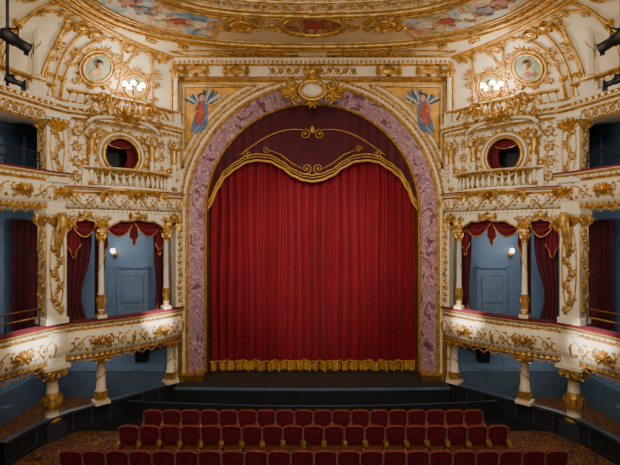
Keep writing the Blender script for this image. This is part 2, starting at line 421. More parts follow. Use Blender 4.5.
for off,r in ((0,.05),(.14,.02),(.24,.026)):
    t2(mb,Mv,[(-4.1+8.2*i/120,edge(-4.1+8.2*i/120)+off) for i in range(121)],r,'fringe',.02,5)
for s in (-1,1):
    P=[]
    for i in range(21):
        t=i/20; P.append((s*(2.75-2.45*t),8.92+.95*sin(t*pi*.5)+.12*sin(t*pi)))
    t2(mb,Mv,P,.02,'fringe',.02,5)
    scroll(mb,Mv,s*2.45,8.98,.17,start=pi/2,d=-s,r=.02,mat='fringe',leaves=False)
    scroll(mb,Mv,s*.28,9.72,.2,start=pi/2,d=s,r=.026,mat='fringe',leaves=False)
    scroll(mb,Mv,s*.22,8.42,.2,start=-pi/2,d=-s,r=.026,mat='fringe',leaves=False)
    scroll(mb,Mv,s*1.75,9.15,.14,start=0,d=s,r=.018,mat='fringe',leaves=False)
    t2(mb,Mv,[(s*.4,8.42),(s*.75,8.6),(s*1.2,8.95),(s*1.6,9.1)],.02,'fringe',.02,5)
leaf(mb,Mv,0,9.75,pi/2,.3,.18,'fringe')
mb.build()
# ---------------------------------------------------------------- stage & pit
mb=MB('stage')
n=24
fr=[(-4.75+9.5*i/n,15.22-.12*(1-((i-n/2)/(n/2))**2)) for i in range(n+1)]
mb.sweep([[Vector((x,18.3,.65)),Vector((x,y,.65)),Vector((x,y-.03,.62)),Vector((x,y-.03,.56)),Vector((x,y,.54)),Vector((x,y,0))] for x,y in fr],['stage_boards','slate_blue','slate_blue','pit_trim','pit_dark'])
mb.build()
mb=MB('orchestra_pit_floor'); mb.grid(lambda u,v:(-7.4+14.8*u,13.3+2.68*v,.015),2,2,'pit_dark',False); mb.build()
mb=MB('orchestra_pit_rail')
rp=[(-6.0+12.0*i/40,14.3-.45*(1-((i-20)/20)**2)) for i in range(41)]
mb.sweep([[Vector((x,y+.05,0)),Vector((x,y+.05,.50)),Vector((x,y-.05,.50)),Vector((x,y-.05,0))] for x,y in rp],'pit_dark')
mb.tube([(x,y,.53) for x,y in rp],.03,'pit_trim',6)
for i in range(0,41,4): mb.box((rp[i][0],rp[i][1],.26),(.08,.14,.5),'pit_dark')
mb.build()
mb=MB('pit_side_wall')
pw=Path([A+Vector((0,0)),B,Vector((-7.7,12.3)),Vector((-7.9,11.2))])
pw.sweep(mb,[(-.1,0),(-.1,.66),(.08,.66),(.08,.58),(.02,.56),(.02,.12),(.06,.1),(.06,0)],['pit_dark','slate_blue','pit_trim','pit_trim','pit_dark','pit_dark','pit_dark'])
for k in range(9): 
    p=pw.pt(.3+k*.55,.33,.03); mb.box(p,(.06,.06,.5),'pit_trim',math.atan2(uAB.y,uAB.x))
mb.build(True)
# ---------------------------------------------------------------- tiers
def column(mb,c,h,r,mat='cream'):
    mb.box((c[0],c[1],c[2]+.05),(r*3.2,r*3.2,.1),'cream',.75)
    P=[(1.5,.1,'gold'),(1.6,.14,'gold'),(1.2,.2,'gold'),(1.15,.24),(1.35,.3,'gold'),(1.5,.5,'gold'),(1.2,.75,'gold'),(1.35,.8,'cream'),(1.0,.86)]
    k=min(1,h/3); prof=[(a*r,b*k,*q) for a,b,*q in P]
    prof+=[(r*.85,h-.5*k),(r*1.2,h-.47*k,'gold'),(r*.9,h-.42*k,'gold'),(r*1.1,h-.35*k,'gold'),(r*1.3,h-.22*k,'gold'),(r*1.9,h-.1*k,'gold')]
    mb.lathe(c,prof,mat,12)
    mb.box((c[0],c[1],c[2]+h-.05*k),(r*4,r*4,.1*k),'gold',.75)
    hs=[]
    for i in range(25): t=i/24; hs.append(Vector(c)+Vector((cos(t*9)*r*1.02,sin(t*9)*r*1.02,(.86*k)+(h-1.4*k)*t)))
    mb.tube(hs,r*.16,'gold',4)
    for q in range(8):
        a=2*pi*q/8; cc=Vector(c)
        M=plane(cc+Vector((cos(a)*r*1.0,sin(a)*r*1.0,0)),(-sin(a),cos(a),0),(0,0,1))
        leaf(mb,M,0,h-.42*k,pi/2,.3*k,r*1.1,'gold',r*.9); leaf(mb,M,0,.32*k,pi/2,.4*k,r*1.1,'gold',r*.6)
def fasciaprof(z0,z1):
    H=z1-z0
    P=[(-.25,0),(-.05,0),(.0,.05),(-.02,.09),(.10,.20),(.17,.32),(.19,.45),(.16,.6),(.08,.72),(.06,.76),(.14,.80),(.17,.86),(.2,.92),(.24,.95),(.24,1),(-.14,1),(-.14,.0)]
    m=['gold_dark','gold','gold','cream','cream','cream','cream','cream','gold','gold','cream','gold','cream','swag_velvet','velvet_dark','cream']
    return [(o,z0+H*f) for o,f in P],m
def pofs(z0,z1):
    P,_=fasciaprof(z0,z1)
    Q=[P[i] for i in range(1,15)]
    def f(z):
        for (a,b),(c,d) in zip(Q,Q[1:]):
            if b<=z<=d and d>b: return a+(c-a)*(z-b)/(d-b)
        return .15
    return f
def fascia(mb,path,z0,z1,d0=0,d1=None):
    d1=path.L if d1 is None else d1
    P,m=fasciaprof(z0,z1); path.sweep(mb,P,m,None,d0,d1); f=pofs(z0,z1)
    M=lambda a,b,h:path.pt(a,b,f(b)+h)
    H=z1-z0
    n=max(1,round((d1-d0)/1.9)); w=(d1-d0)/n
    for i in range(n):
        a=d0+i*w; c=a+w/2
        mask(mb,M,c,z0+H*.46,.62,H*.45)
        rinceau(mb,M,a+.12,c-.36,z0+H*.26,z0+H*.66,.019); rinceau(mb,M,c+.36,a+w-.12,z0+H*.26,z0+H*.66,.019)
        t2(mb,M,[(a+.05,z0+H*.22),(a+.05,z0+H*.7)],.02)
        leaf(mb,M,a,z0+H*.7,-pi/2,H*.5,.16)
    k=int((d1-d0)/.16)
    for i in range(k):
        a=d0+(i+.5)*(d1-d0)/k; leaf(mb,M,a,z0+H*.16,-pi/2,H*.14,.11,'gold',.03)
        mb.ball(M(a,z0+H*.83,.0),.03,'gold',5,3)
    k=int((d1-d0)/.32)
    for i in range(k):
        a=d0+(i+.5)*(d1-d0)/k; t2(mb,lambda a_,b_,h:path.pt(a_,b_,.0+h),[(a-.15,z0+.02),(a-.08,z0-.05),(a,z0-.07),(a+.08,z0-.05),(a+.15,z0+.02)],.02); mb.ball(path.pt(a,z0-.1,.0),.03,'gold',5,4)
L0,L1=2.15,3.36; U0,U1=6.68,7.75
def slab(mb,z,mat,mat2):
    pts=[boxP.pt(boxP.L*i/12,z,-.1) for i in range(13)]+[mainP.pt(mainP.L*i/12,z,-.1) for i in range(13)]
    rings=[]
    for i,p in enumerate(pts):
        if i<9: q=Vector((min(p.x-.02,-4.9-i*.6),16.0,z))
        elif i<13: q=Vector((-9.68,16.0-(i-9)*.5,z))
        else: q=Vector((-9.68,p.y+.3,z))
        rings.append([p,q,q+Vector((0,0,.18)),p+Vector((0,0,.18))])
    mb.sweep(rings,[mat,mat,mat2])
mb=MB('dress_circle_balcony')
fascia(mb,boxP,L0,L1,0.05); fascia(mb,mainP,L0,L1)
P,m=fasciaprof(L0,L1); joinP.sweep(mb,P,m,4)
slab(mb,L0+.02,'cream','carpet')
mb.build(True)
mb=MB('upper_circle_balcony')
fascia(mb,mainP,U0,U1)
P,m=fasciaprof(U0,U1); joinP.sweep(mb,P,m,4); f_=pofs(U0,U1); Mj=lambda a,b,h:joinP.pt(a,b,f_(b)+h); mask(mb,Mj,joinP.L/2,U0+.5,.5,.5)
P,m=fasciaprof(U0-.05,7.38); boxP.sweep(mb,P,m); f=pofs(U0-.05,7.38); Mb=lambda a,b,h:boxP.pt(a,b,f(b)+h)
for i in range(4):
    a=i*boxP.L/4; rinceau(mb,Mb,a+.1,a+boxP.L/4-.1,U0+.08,U0+.5,.02)
for i in range(5):
    a=i*boxP.L/4; leaf(mb,Mb,a,7.3,-pi/2,.6,.22)
for i in range(28): leaf(mb,Mb,(i+.5)*boxP.L/28,U0+.08,-pi/2,.14,.13,'gold',.04)
balP=bulged(.5,.12,.86)
def balustrade(mb,path,z0,z1,off=0,step=.19,rail='gold'):
    H=z1-z0; n=int(path.L/step)
    path.sweep(mb,[(off-.1,z0),(off+.1,z0),(off+.1,z0+.07),(off-.1,z0+.07)],'cream')
    path.sweep(mb,[(off-.1,z1-.08),(off+.12,z1-.08),(off+.14,z1-.03),(off+.1,z1),(off-.1,z1)],[rail,rail,'cream','cream'])
    for i in range(n):
        p=path.pt((i+.5)*path.L/n,z0+.07,off); h=H-.15
        mb.lathe(p,[(.045,0,'gold'),(.03,.1*h),(.065,.35*h),(.05,.5*h),(.022,.75*h,'gold'),(.045,h)],'cream',7)
balustrade(mb,balP,7.38,8.02)
balP.sweep(mb,[(-.3,7.1),(0,7.2),(.12,7.3),(.14,7.38),(-.3,7.38)],['cream','gold','gold','cream'])
Mbl=lambda a,b,h:balP.pt(a,b,.05+h)
for k in range(3): mask(mb,Mbl,balP.L*(k+.5)/3,7.2,.6,.35)
for d in (0,balP.L): 
    p=balP.pt(d,7.7,0); mb.box(p,(.2,.2,.7),'cream',.8); mb.ball((p.x,p.y,8.15),.11,'gold',8,6)
slab(mb,U0+.02,'cream','carpet')
mb.build(True)
cs=[.03,.17,.75,.985]
mb=MB('box_arcade')
def zl(u):
    for a,b in zip(cs,cs[1:]):
        if a<=u<=b:
            t=(2*(u-a)/(b-a)-1)
            return 6.42-.50*(1-math.sqrt(max(0,1-t*t*.98)))-(.06*abs(sin(t*pi*2)))
    return 5.96
n=96; rings=[]
for i in range(n+1):
    u=i/n; z=zl(u); d=u*boxP.L
    rings.append([boxP.pt(d,6.7,.06),boxP.pt(d,z,.06),boxP.pt(d,z,-.1),boxP.pt(d,6.7,-.1)])
mb.sweep(rings,['cream','gold','cream'])
mb.tube([boxP.pt(u/96*boxP.L,zl(u/96)+.02,.08) for u in range(97)],.035,'gold',4)
Ma=lambda a,b,h:boxP.pt(a,b,.07+h)
for c in cs: 
    scroll(mb,Ma,c*boxP.L+.14,6.40,.12,r=.03); scroll(mb,Ma,c*boxP.L-.14,6.40,.12,r=.03,d=-1,start=pi); fan(mb,Ma,c*boxP.L,6.45,.42,-pi/2-.6,-pi/2+.6,4)
for a,b in zip(cs,cs[1:]): cartouche(mb,Ma,(a+b)/2*boxP.L,6.53,.6 if b-a>.3 else .34,.26)
for u in (.17,.75):
    p=boxP.pt(u*boxP.L,L1,-.02); column(mb,p,6.1-L1,.085)
for u in (.07,.74):
    p=boxP.pt(u*boxP.L,.66,-.2); column(mb,p,L0-.66,.14)
p=boxP.pt(.02*boxP.L,L1,-.05); mb.box((p.x,p.y,4.75),(.28,.28,2.8),'cream',.8)
Mc=(lambda o:(lambda a,b,h:o+Vector((uAB.x,uAB.y,0))*a+Vector((0,0,b))+Vector((nAB.x,nAB.y,0))*h))(Vector((p.x,p.y,0))+Vector((nAB.x,nAB.y,0))*.15)
for k in range(6): scroll(mb,Mc,0,3.6+k*.45,.1,start=pi/2,d=(-1)**k,r=.03,n=8,leaves=False); leaf(mb,Mc,0,3.7+k*.45,pi/2,.25,.15)
mb.build(True)
mb=MB('box_drapes')
o3=Vector((nAB.x,nAB.y,0)); a3=Vector((uAB.x,uAB.y,0))
def bp(u,z,off=-.22): return boxP.pt(u*boxP.L,z,off)
swag(mb,bp(.18,6.5),bp(.46,6.5),.48,o3); swag(mb,bp(.46,6.5),bp(.74,6.5),.48,o3); tail(mb,bp(.46,6.52),.28,.95,a3,o3*1.1)
swag(mb,bp(.77,6.5),bp(.98,6.5),.48,o3); swag(mb,bp(.03,6.5),bp(.16,6.5),.3,o3)
tail(mb,bp(.20,6.5),.3,1.3,a3,o3); tail(mb,bp(.72,6.5),.3,1.3,a3,o3); tail(mb,bp(.95,6.5),.4,1.3,a3,o3)
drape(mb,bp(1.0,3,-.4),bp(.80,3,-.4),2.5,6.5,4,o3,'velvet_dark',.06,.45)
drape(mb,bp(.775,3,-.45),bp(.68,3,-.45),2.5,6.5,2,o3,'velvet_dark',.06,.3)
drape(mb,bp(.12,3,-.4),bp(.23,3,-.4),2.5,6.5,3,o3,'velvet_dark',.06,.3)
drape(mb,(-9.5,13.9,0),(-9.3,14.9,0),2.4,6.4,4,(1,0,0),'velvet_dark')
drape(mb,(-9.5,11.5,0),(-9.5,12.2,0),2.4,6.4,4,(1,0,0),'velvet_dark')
mb.build(True)
mb=MB('door_1')
zb=L0+.2; cx=-6.5; y=15.97
mb.box((cx,y,zb+1.15),(1.0,.08,2.3),'door_blue')
for dx in (-.53,.53): mb.box((cx+dx,y-.03,zb+1.2),(.07,.06,2.4),'door_blue')
mb.box((cx,y-.03,zb+2.4),(1.16,.06,.09),'door_blue')
for z,h in ((.55,.75),(1.6,1.0)): 
    mb.box((cx,y-.045,zb+z),(.78,.02,h),'slate_blue'); mb.box((cx,y-.06,zb+z),(.73,.02,h-.05),'door_blue')
mb.ball((cx+.4,y-.1,zb+1.05),.04,'gold')
mb.build(True)
mb=MB('wall_sconce')
for (x,z) in ((-7.15,5.2),):
    mb.ball((x,15.95,z),(.08,.03,.12),'gold'); mb.tube([(x,15.93,z),(x,15.8,z-.06),(x,15.76,z+.03)],.018,'gold',5)
    mb.lathe((x,15.76,z+.03),[(.03,0,'gold'),(.06,.03,'bulb_dim'),(.085,.12,'bulb_dim'),(.06,.2,'bulb_dim')],'bulb_dim',10)
mb.build(True)
mb=MB('wall_speaker'); mb.box((-6.12,15.8,1.68),(.38,.3,.62),'black'); mb.box((-6.12,15.64,1.68),(.32,.03,.56),'glass_dark'); mb.box((-6.12,15.95,1.68),(.1,.1,.1),'black'); mb.build(True)
# ---------------------------------------------------------------- upper box wall with porthole
mb=MB('box_porthole_wall')
oA=Vector((A.x,A.y,0))
MA=lambda a,b,h:oA+a3*a+Vector((0,0,b))+o3*h
a0,a1,b0,b1=0,LAB,7.3,9.5; pc=(LAB*.56,8.5); pr=.55
angs=sorted([2*pi*i/40 for i in range(40)]+[math.atan2(y-pc[1],x-pc[0])%(2*pi) for x in(a0,a1) for y in (b0,b1)])
inn=[];out=[]
for t in angs:
    c,s_=cos(t),sin(t); inn.append((pc[0]+pr*c,pc[1]+pr*s_))
    k=min([(a1-pc[0])/c if c>1e-9 else 1e9,(a0-pc[0])/c if c<-1e-9 else 1e9,(b1-pc[1])/s_ if s_>1e-9 else 1e9,(b0-pc[1])/s_ if s_<-1e-9 else 1e9])
    out.append((pc[0]+k*c,pc[1]+k*s_))
n=len(angs)
vs=[MA(x,y,0) for x,y in inn]+[MA(x,y,0) for x,y in out]+[MA(x,y,-.25) for x,y in inn]
mb.add(vs,[(i,(i+1)%n,n+(i+1)%n,n+i) for i in range(n)],'cream_gilt'); mb.add(vs,[(i,(i+1)%n,2*n+(i+1)%n,2*n+i) for i in range(n)],'gold_dark')
oval(mb,MA,pc[0],pc[1],pr+.03,pr+.03,.06,'gold',.05,32); oval(mb,MA,pc[0],pc[1],pr+.15,pr+.15,.045,'cream',.04,32); oval(mb,MA,pc[0],pc[1],pr+.23,pr+.23,.03,'gold',.03,32)
for k in range(20): a=2*pi*k/20; leaf(mb,MA,pc[0]+(pr+.2)*cos(a),pc[1]+(pr+.2)*sin(a),a,.14,.12)
def herm(mb,M,a,z0,H,sc=1):
    c=M(a,z0,.12)
    mb.lathe(c,[(.10,0,'gold'),(.12,.06,'gold'),(.06,.1),(.075,.3*H),(.10,.5*H,'gold'),(.12,.58*H,'gold'),(.09,.64*H,'gold'),(.13,.74*H,'gold'),(.13,.8*H,'gold'),(.05,.84*H,'gold'),(.05,.87*H,'gold')],'cream',10)
    mb.ball(c+Vector((0,0,.92*H)),(.075,.075,.095),'gold',8,6)
    for s in(-1,1):
        mb.tube([M(a+s*.12,z0+.8*H,.14),M(a+s*.24,z0+.88*H,.16),M(a+s*.14,z0+1.0*H,.16)],[.04,.035,.03],'gold',5)
        scroll(mb,M,a+s*.14,z0+.2*H,.1,start=pi/2,d=s,r=.025,n=9,leaves=False)
    fan(mb,M,a,z0+.5*H,.22,-pi/2-.6,-pi/2+.6,4,h=.2); leaf(mb,M,a,z0+.15*H,pi/2,.3,.15,'gold',.16)
for a in (pc[0]-.98,pc[0]+.98): herm(mb,MA,a,7.5,1.75)
herm(mb,MA,.3,7.5,1.75)
for s in (-1,1):
    scroll(mb,MA,pc[0]+s*.68,9.1,.16,start=0,d=s,r=.035); scroll(mb,MA,pc[0]+s*.66,7.85,.14,start=0,d=-s,r=.03)
for z in (7.7,8.15,8.6,9.05):
    scroll(mb,MA,.75,z,.14,start=pi/2,d=1,r=.03); scroll(mb,MA,LAB-.33,z,.16,start=pi/2,d=-1,r=.035)
P=[]
for i in range(17):
    t=-1+2*i/16; P.append((pc[0]+t*1.15,9.32+.32*(1-t*t)**.5*1.0))
Ms=lambda a,b,h:MA(a,b,h+.28)
t2(mb,Ms,P,.07,'cream'); t2(mb,Ms,[(x,y+.1) for x,y in P],.035,'gold')
M_=lambda a,b,h:MA(a,b,h+.42)
mask(mb,M_,pc[0],9.75,.9,.75)
for s in (-1,1):
    scroll(mb,M_,pc[0]+s*.75,9.85,.18,start=pi/2,d=s,r=.04); scroll(mb,M_,pc[0]+s*1.12,9.65,.14,start=pi/2,d=s,r=.035)
    fan(mb,M_,pc[0]+s*.5,9.9,.34,pi/2-s*.2,pi/2-s*1.4,3)
    x=pc[0]+s*.85
    mb.tube([M_(x-s*.05,10.25,.1),M_(x,10.08,.12),M_(x+s*.12,9.95,.12)],[.07,.10,.08],'gold',8)
    mb.ball(M_(x-s*.06,10.4,.12),(.07,.07,.085),'gold',8,6)
    mb.tube([M_(x+s*.12,9.95,.12),M_(x+s*.34,10.02,.18),M_(x+s*.5,9.8,.16)],[.07,.055,.035],'gold',6)
    mb.tube([M_(x-s*.04,10.25,.12),M_(x-s*.24,10.2,.16),M_(x-s*.36,10.36,.14)],[.04,.035,.025],'gold',6)
mb.build(True)
mb=MB('porthole_curtains')
bk=-.35
def pcf(side):
    def f(u,v):
        z=9.15-1.35*v; w=.62*(.35+.65*(1-sin(pi*min(1,v*1.1))*.75))
        a=pc[0]+side*(.66-w*u); return MA(a,z,bk+.05*sin(u*5*pi))
    return f
for s in(-1,1): mb.grid(pcf(s),20,10,'swag_velvet')
swag(mb,MA(pc[0]-.6,9.12,bk+.1),MA(pc[0]+.6,9.12,bk+.1),.2,o3)
mb.box(MA(pc[0],8.4,-1.0),(2.4,.05,2.1),'black',math.atan2(a3.y,a3.x))  # black sheet stands in for the shade of the room behind
mb.build(True)
# ---------------------------------------------------------------- big pier
mb=MB('balcony_pier')
pcn=Vector((-7.62,12.85)); ang=math.atan2(-.55,.84)
rot=ang+pi/2
ux=Vector((cos(rot),sin(rot),0)); nx=Vector((sin(rot),-cos(rot),0))
if nx.x<0: nx=-nx
fo=Vector((pcn.x,pcn.y,0))
MPr=lambda a,b,h:fo+ux*a+Vector((0,0,b))+nx*(.29+h)
ny=Vector((nx.y,-nx.x,0))
if ny.y>0: ny=-ny
MPs=lambda a,b,h:fo+nx*a+Vector((0,0,b))+ny*(.29+h)
mb.box((pcn.x,pcn.y,5.6),(.5,.5,7.6),'cream',rot)
for z0,z1,w in ((L1,U0,.54),(U1-.3,9.45,.56)):
    mb.box((pcn.x,pcn.y,(z0+z1)/2),(w,w,z1-z0),'cream',rot)
    for z,h,e in ((z0+.08,.16,.1),(z1-.08,.16,.14),(z1-.25,.06,.06)): mb.box((pcn.x,pcn.y,z),(w+e,w+e,h),'gold' if h<.1 else 'cream',rot)
    for M in (MPr,MPs):
        oval(mb,M,0,(z0+z1)/2,.2,(z1-z0)*.38,.02,'gold',.0,20)
        n=int((z1-z0-.5)/.36)
        for k in range(n):
            z=z0+.4+k*.36; s=(-1)**k
            scroll(mb,M,s*.06,z,.12,start=-pi/2,d=s,r=.028,n=9); leaf(mb,M,0,z+.08,pi/2,.24,.16)
        fan(mb,M,0,z1-.55,.42,pi/2-.8,pi/2+.8,5,h=.15)
        scroll(mb,M,-.17,z1-.35,.12,r=.04,start=0,d=1); scroll(mb,M,.17,z1-.35,.12,r=.04,start=pi,d=-1)
for M in (MPr,):
    mb.tube([M(0,6.55,.25),M(0,6.35,.3),M(0,6.0,.18),M(0,5.6,.06),M(0,5.3,.08)],[.12,.14,.12,.08,.04],'gold',8)
mb.box((pcn.x,pcn.y,.25),(.56,.56,.5),'pit_trim',rot)
mb.lathe((pcn.x,pcn.y,.5),[(.26,0,'gold'),(.27,.08,'gold'),(.19,.14),(.18,.3),(.24,.36,'gold'),(.25,.6,'gold'),(.19,.75,'gold'),(.17,.85),(.15,1.15),(.2,1.18,'gold'),(.17,1.24,'gold'),(.22,1.36,'gold'),(.32,1.52,'gold'),(.36,1.6,'cream'),(.38,1.66)],'cream',14)
mb.box((pcn.x,pcn.y,2.1),(.72,.72,.1),'cream',rot)
for q in range(10):
    a=2*pi*q/10; M=plane((pcn.x+cos(a)*.19,pcn.y+sin(a)*.19,0),(-sin(a),cos(a),0),(0,0,1))
    leaf(mb,M,0,1.72,pi/2,.34,.15,'gold',.16); leaf(mb,M,0,.86,pi/2,.4,.14,'gold',.09)
for M in (MPr,MPs):
    for s in(-1,1): scroll(mb,M,s*.2,1.95,.12,start=pi/2,d=s,r=.045)
mb.build(True)
# ---------------------------------------------------------------- cornice tier 3
mb=MB('gallery_cornice')
cp=[(-.6,9.40),(0,9.40),(.06,9.46),(.05,9.52),(.14,9.58),(.12,9.64),(.22,9.70),(.24,9.78),(-.6,9.78)]
cm=['cream','gold','cream','gold','cream','gold','cream','cream']
corP.sweep(mb,cp,cm); mainP.sweep(mb,cp,cm)
mainP.sweep(mb,[(-.45,9.4),(-.45,9.12),(-.02,9.12),(.02,9.18),(0,9.24),(.03,9.4)],['cream','cream','gold','cream','cream'])
Mmb=lambda a,b,h:mainP.pt(a,b,.02+h)
rinceau(mb,Mmb,.3,mainP.L,9.17,9.42,.018)
J=Path([corP.pt(corP.L,0).xy,mainP.pt(0,0).xy]); J.sweep(mb,cp,cm,2)
for path in (corP,mainP):
    k=int(path.L/.18)
    for i in range(k):
        p=path.pt((i+.5)*path.L/k,9.66,.17); mb.box(p,(.08,.08,.07),'gold',.8)
        leaf(mb,lambda a,b,h:path.pt(a,b,.04+h),(i+.5)*path.L/k,9.5,-pi/2,.14,.12)
    balustrade(mb,path,9.78,10.28,.05,.2)
rings=[]
for path in (corP,mainP):
    for i in range(13):
        p=path.pt(path.L*i/12,9.42,-.3); rings.append([p,Vector((p.x-1.9,p.y+.3,9.42)) if p.x-1.9>-9.68 else Vector((-9.68,p.y+.2,9.42))])
mb.sweep(rings,'cream')
mb.build(True)
# ---------------------------------------------------------------- cove
Bk=smoothpath([(-4.86,15.97),(-6.2,14.95),(-7.7,13.45),(-8.45,11.5),(-9.1,8.8),(-9.3,4)],4).p
Tk=smoothpath([(-4.80,15.9),(-5.55,14.9),(-6.25,13.6),(-6.85,11.8),(-7.2,9),(-7.3,4)],4).p
def cove(s,t):
    s=max(0,min(4.999,s))*4; i=int(s); f=s-i; i=min(i,len(Bk)-2)
    b=Bk[i].lerp(Bk[i+1],f); tp=Tk[i].lerp(Tk[i+1],f); k=1-cos(t*pi/2)
    q=b.lerp(tp,k); return Vector((q.x,q.y,9.6+(CZ-9.6)*sin(t*pi/2)))
mb=MB('ceiling_cove')
mb.grid(lambda u,v:cove(u*5,v),60,14,'cream')
def Mcove(s0,t0):
    p=cove(s0,t0); u=(cove(s0+.03,t0)-cove(s0-.03,t0)).normalized(); v=(cove(s0,t0+.03)-cove(s0,t0-.03)).normalized()
    n=u.cross(v)
    if n.x<0: n=-n
    return lambda a,b,h:p+u*a+v*b+n*(h+.06)
medallion(mb,Mcove(1.62,.43),0,0,.50,.54,'portrait_green')
medallion(mb,Mcove(.98,.34),0,0,.42,.46,'portrait_green')
def rib(s,r=.05,mat='gold',t0=0,t1=1):
    mb.tube([cove(s,t0+(t1-t0)*i/12)+Vector((.03,-.03,0)) for i in range(13)],r,mat,5)
for s in (.15,.25,2.15,2.35,2.9,3.6,4.3): rib(s)
for t,r in ((1,.07),(.93,.04),(.12,.035)):
    mb.tube([cove(s*.1,t)+Vector((.03,-.03,-.03)) for s in range(50)],r,'gold',5)
for c,w in ((1.62,.42),(.95,.30),(2.65,.35)):
    mb.tube([cove(c+w*cos(pi*i/16),.12+.72*sin(pi*i/16))+Vector((.04,-.04,0)) for i in range(17)],.045,'gold',5)
    for i in range(1,16,2):
        M=Mcove(c+w*cos(pi*i/16),.12+.72*sin(pi*i/16)); scroll(mb,M,0,0,.11,start=i,d=1,r=.022,n=8,leaves=False); leaf(mb,M,0,0,pi*i/16,.25,.16)
for s in (.6,1.28,2.02,2.3,3.2):
    M=Mcove(s,.8); cartouche(mb,M,0,0,.55,.4)
    M=Mcove(s,.45); scroll(mb,M,0,.1,.15,r=.03); scroll(mb,M,0,-.2,.13,start=pi,d=-1,r=.03)
mb.build(True)
mb=MB('gallery_column')
p=mainP.pt(.45,9.78,-.05); column(mb,p,2.25,.11); mb.box((p.x,p.y,10.05),(.36,.36,.55),'cream',rot)
p=corP.pt(.22,9.78,.02); column(mb,p,2.0,.09); mb.box((p.x,p.y,10.0),(.26,.26,.5),'cream',.8)
mb.build(True)
mb=MB('bracket_lamp')
cL=MA(pc[0]-.25,10.5,.35)
mb.tube([cL+Vector((0,0,-.7)),cL+Vector((0,0,-.2)),cL],.05,'gold',6)
for k in range(5):
    a=2*pi*k/5; e=cL+Vector((cos(a)*.28,sin(a)*.28,.12))
    mb.tube([cL,cL+Vector((cos(a)*.16,sin(a)*.16,-.1)),e],.022,'gold',5); mb.lathe(e,[(.03,0),(.06,.04),(.03,.07)],'gold',8)
    mb.ball(e+Vector((0,0,.14)),.085,'bulb',10,8)
mb.build(True)
# ---------------------------------------------------------------- ceiling
mb=MB('ceiling')
mb.box((0,6,CZ+.1),(19.8,20.4,.2),'cream')
Mz=lambda a,b,h:Vector((a,b,CZ-h))
CY=11.0
def se(a,b,th,n=2.5):
    c,s=cos(th),sin(th); return (a*math.copysign(abs(c)**(2/n),c),CY+b*math.copysign(abs(s)**(2/n),s))
def ering(a,b,r,mat='gold',h=.03):
    t2(mb,Mz,[se(a,b,2*pi*i/96) for i in range(96)],r,mat,h,5,True)
def band(a_,b_,c_,d_,t0,t1,mat,h):
    mb.grid(lambda u,v:Mz(*[x*(1-v)+y*v for x,y in zip(se(a_,b_,t0+(t1-t0)*u),se(c_,d_,t0+(t1-t0)*u))],h),24,2,mat,False)
band(6.35,3.75,3.9,1.5,0,2*pi,'ceiling_panel',.02)
band(3.9,1.5,.3,.1,0,2*pi,'cream_gilt',.025)
for a,b,r in ((6.6,4.0,.06),(6.45,3.85,.035),(6.3,3.7,.09),(6.08,3.48,.03),(4.25,1.8,.03),(4.05,1.62,.08),(3.8,1.4,.04),(3.0,.9,.04)): ering(a,b,r)
for i in range(110):
    th=2*pi*i/110; x,y=se(6.18,3.58,th); mb.ball((x,y,CZ-.05),.04,'gold',5,3)
for sg in (0,1):
    t0,t1=.655*pi,.96*pi
    if sg: t0,t1=pi-t1,pi-t0
    band(5.9,3.32,4.4,1.92,t0,t1,'fresco',.035)
    for (aa,bb) in ((5.9,3.32),(4.4,1.92)): t2(mb,Mz,[se(aa,bb,t0+(t1-t0)*i/20) for i in range(21)],.045,'gold',.04,5)
    for t in (t0,t1): t2(mb,Mz,[se(5.9,3.32,t),se(4.4,1.92,t)],.045,'gold',.04,5)
    for q,(tt,mt) in enumerate(((.15,'paint_white'),(.32,'paint_red'),(.5,'paint_white'),(.68,'paint_blue'),(.85,'paint_red'))):
        if sg: tt=1-tt
        x,y=se(5.15,2.6,t0+(t1-t0)*tt)
        M=(lambda x,y:(lambda a,b,h:Vector((x+a,y+b,CZ-.04-h))))(x,y)
        mb.prism([(-.22,-.12),(.05,-.22),(.3,-.1),(.25,.08),(-.02,.16),(-.2,.1)],M,.0,.02,mt)
        mb.ball(M(-.2,.2,.01),(.08,.09,.03),'skin',8,4); mb.tube([M(0,.1,.02),M(.2,.28,.02),M(.35,.2,.02)],[.05,.04,.03],'skin',5); mb.tube([M(.2,-.05,.02),M(.42,-.12,.02)],[.06,.04],'skin',5)
disc(mb,Mz,0,13.2,.85,.55,'fresco_dark',.05); oval(mb,Mz,0,13.2,.9,.6,.06,'gold',.06); oval(mb,Mz,0,13.2,1.05,.75,.03,'gold',.05)
M=lambda a,b,h:Vector((a,13.2+b,CZ-.05-h))
mb.prism([(-.3,-.25),(.3,-.25),(.35,.05),(.1,.2),(-.2,.15)],M,.01,.03,'paint_red'); mb.ball(M(-.05,.28,.02),(.1,.1,.03),'skin',8,4)
for k in range(20): a=2*pi*k/20; leaf(mb,Mz,1.0*cos(a),13.2+.7*sin(a),a,.25,.18)
for s in (-1,1):
    scroll(mb,Mz,s*1.3,13.35,.22,start=pi/2,d=s,r=.05); scroll(mb,Mz,s*1.55,13.0,.2,start=pi/2,d=-s,r=.045)
    cartouche(mb,Mz,s*2.15,13.2,1.0,1.0,'gold')
    rinceau(mb,Mz,min(s*2.55,s*3.2),max(s*2.55,s*3.2),13.0,13.6,.03)
    t2(mb,Mz,[(s*.5,15.5),(s*4.4,15.5),(s*4.9,15.1),(s*3.4,15.05),(s*1.5,15.2),(s*.5,15.2)],.03,'gold',.03,4,True)
    rinceau(mb,Mz,min(s*1.0,s*3.6),max(s*1.0,s*3.6),15.22,15.45,.022)
for i in range(120):
    th=2*pi*i/120; x,y=se(6.5,3.9,th); leaf(mb,Mz,x,y,th+pi/2,.2,.13)
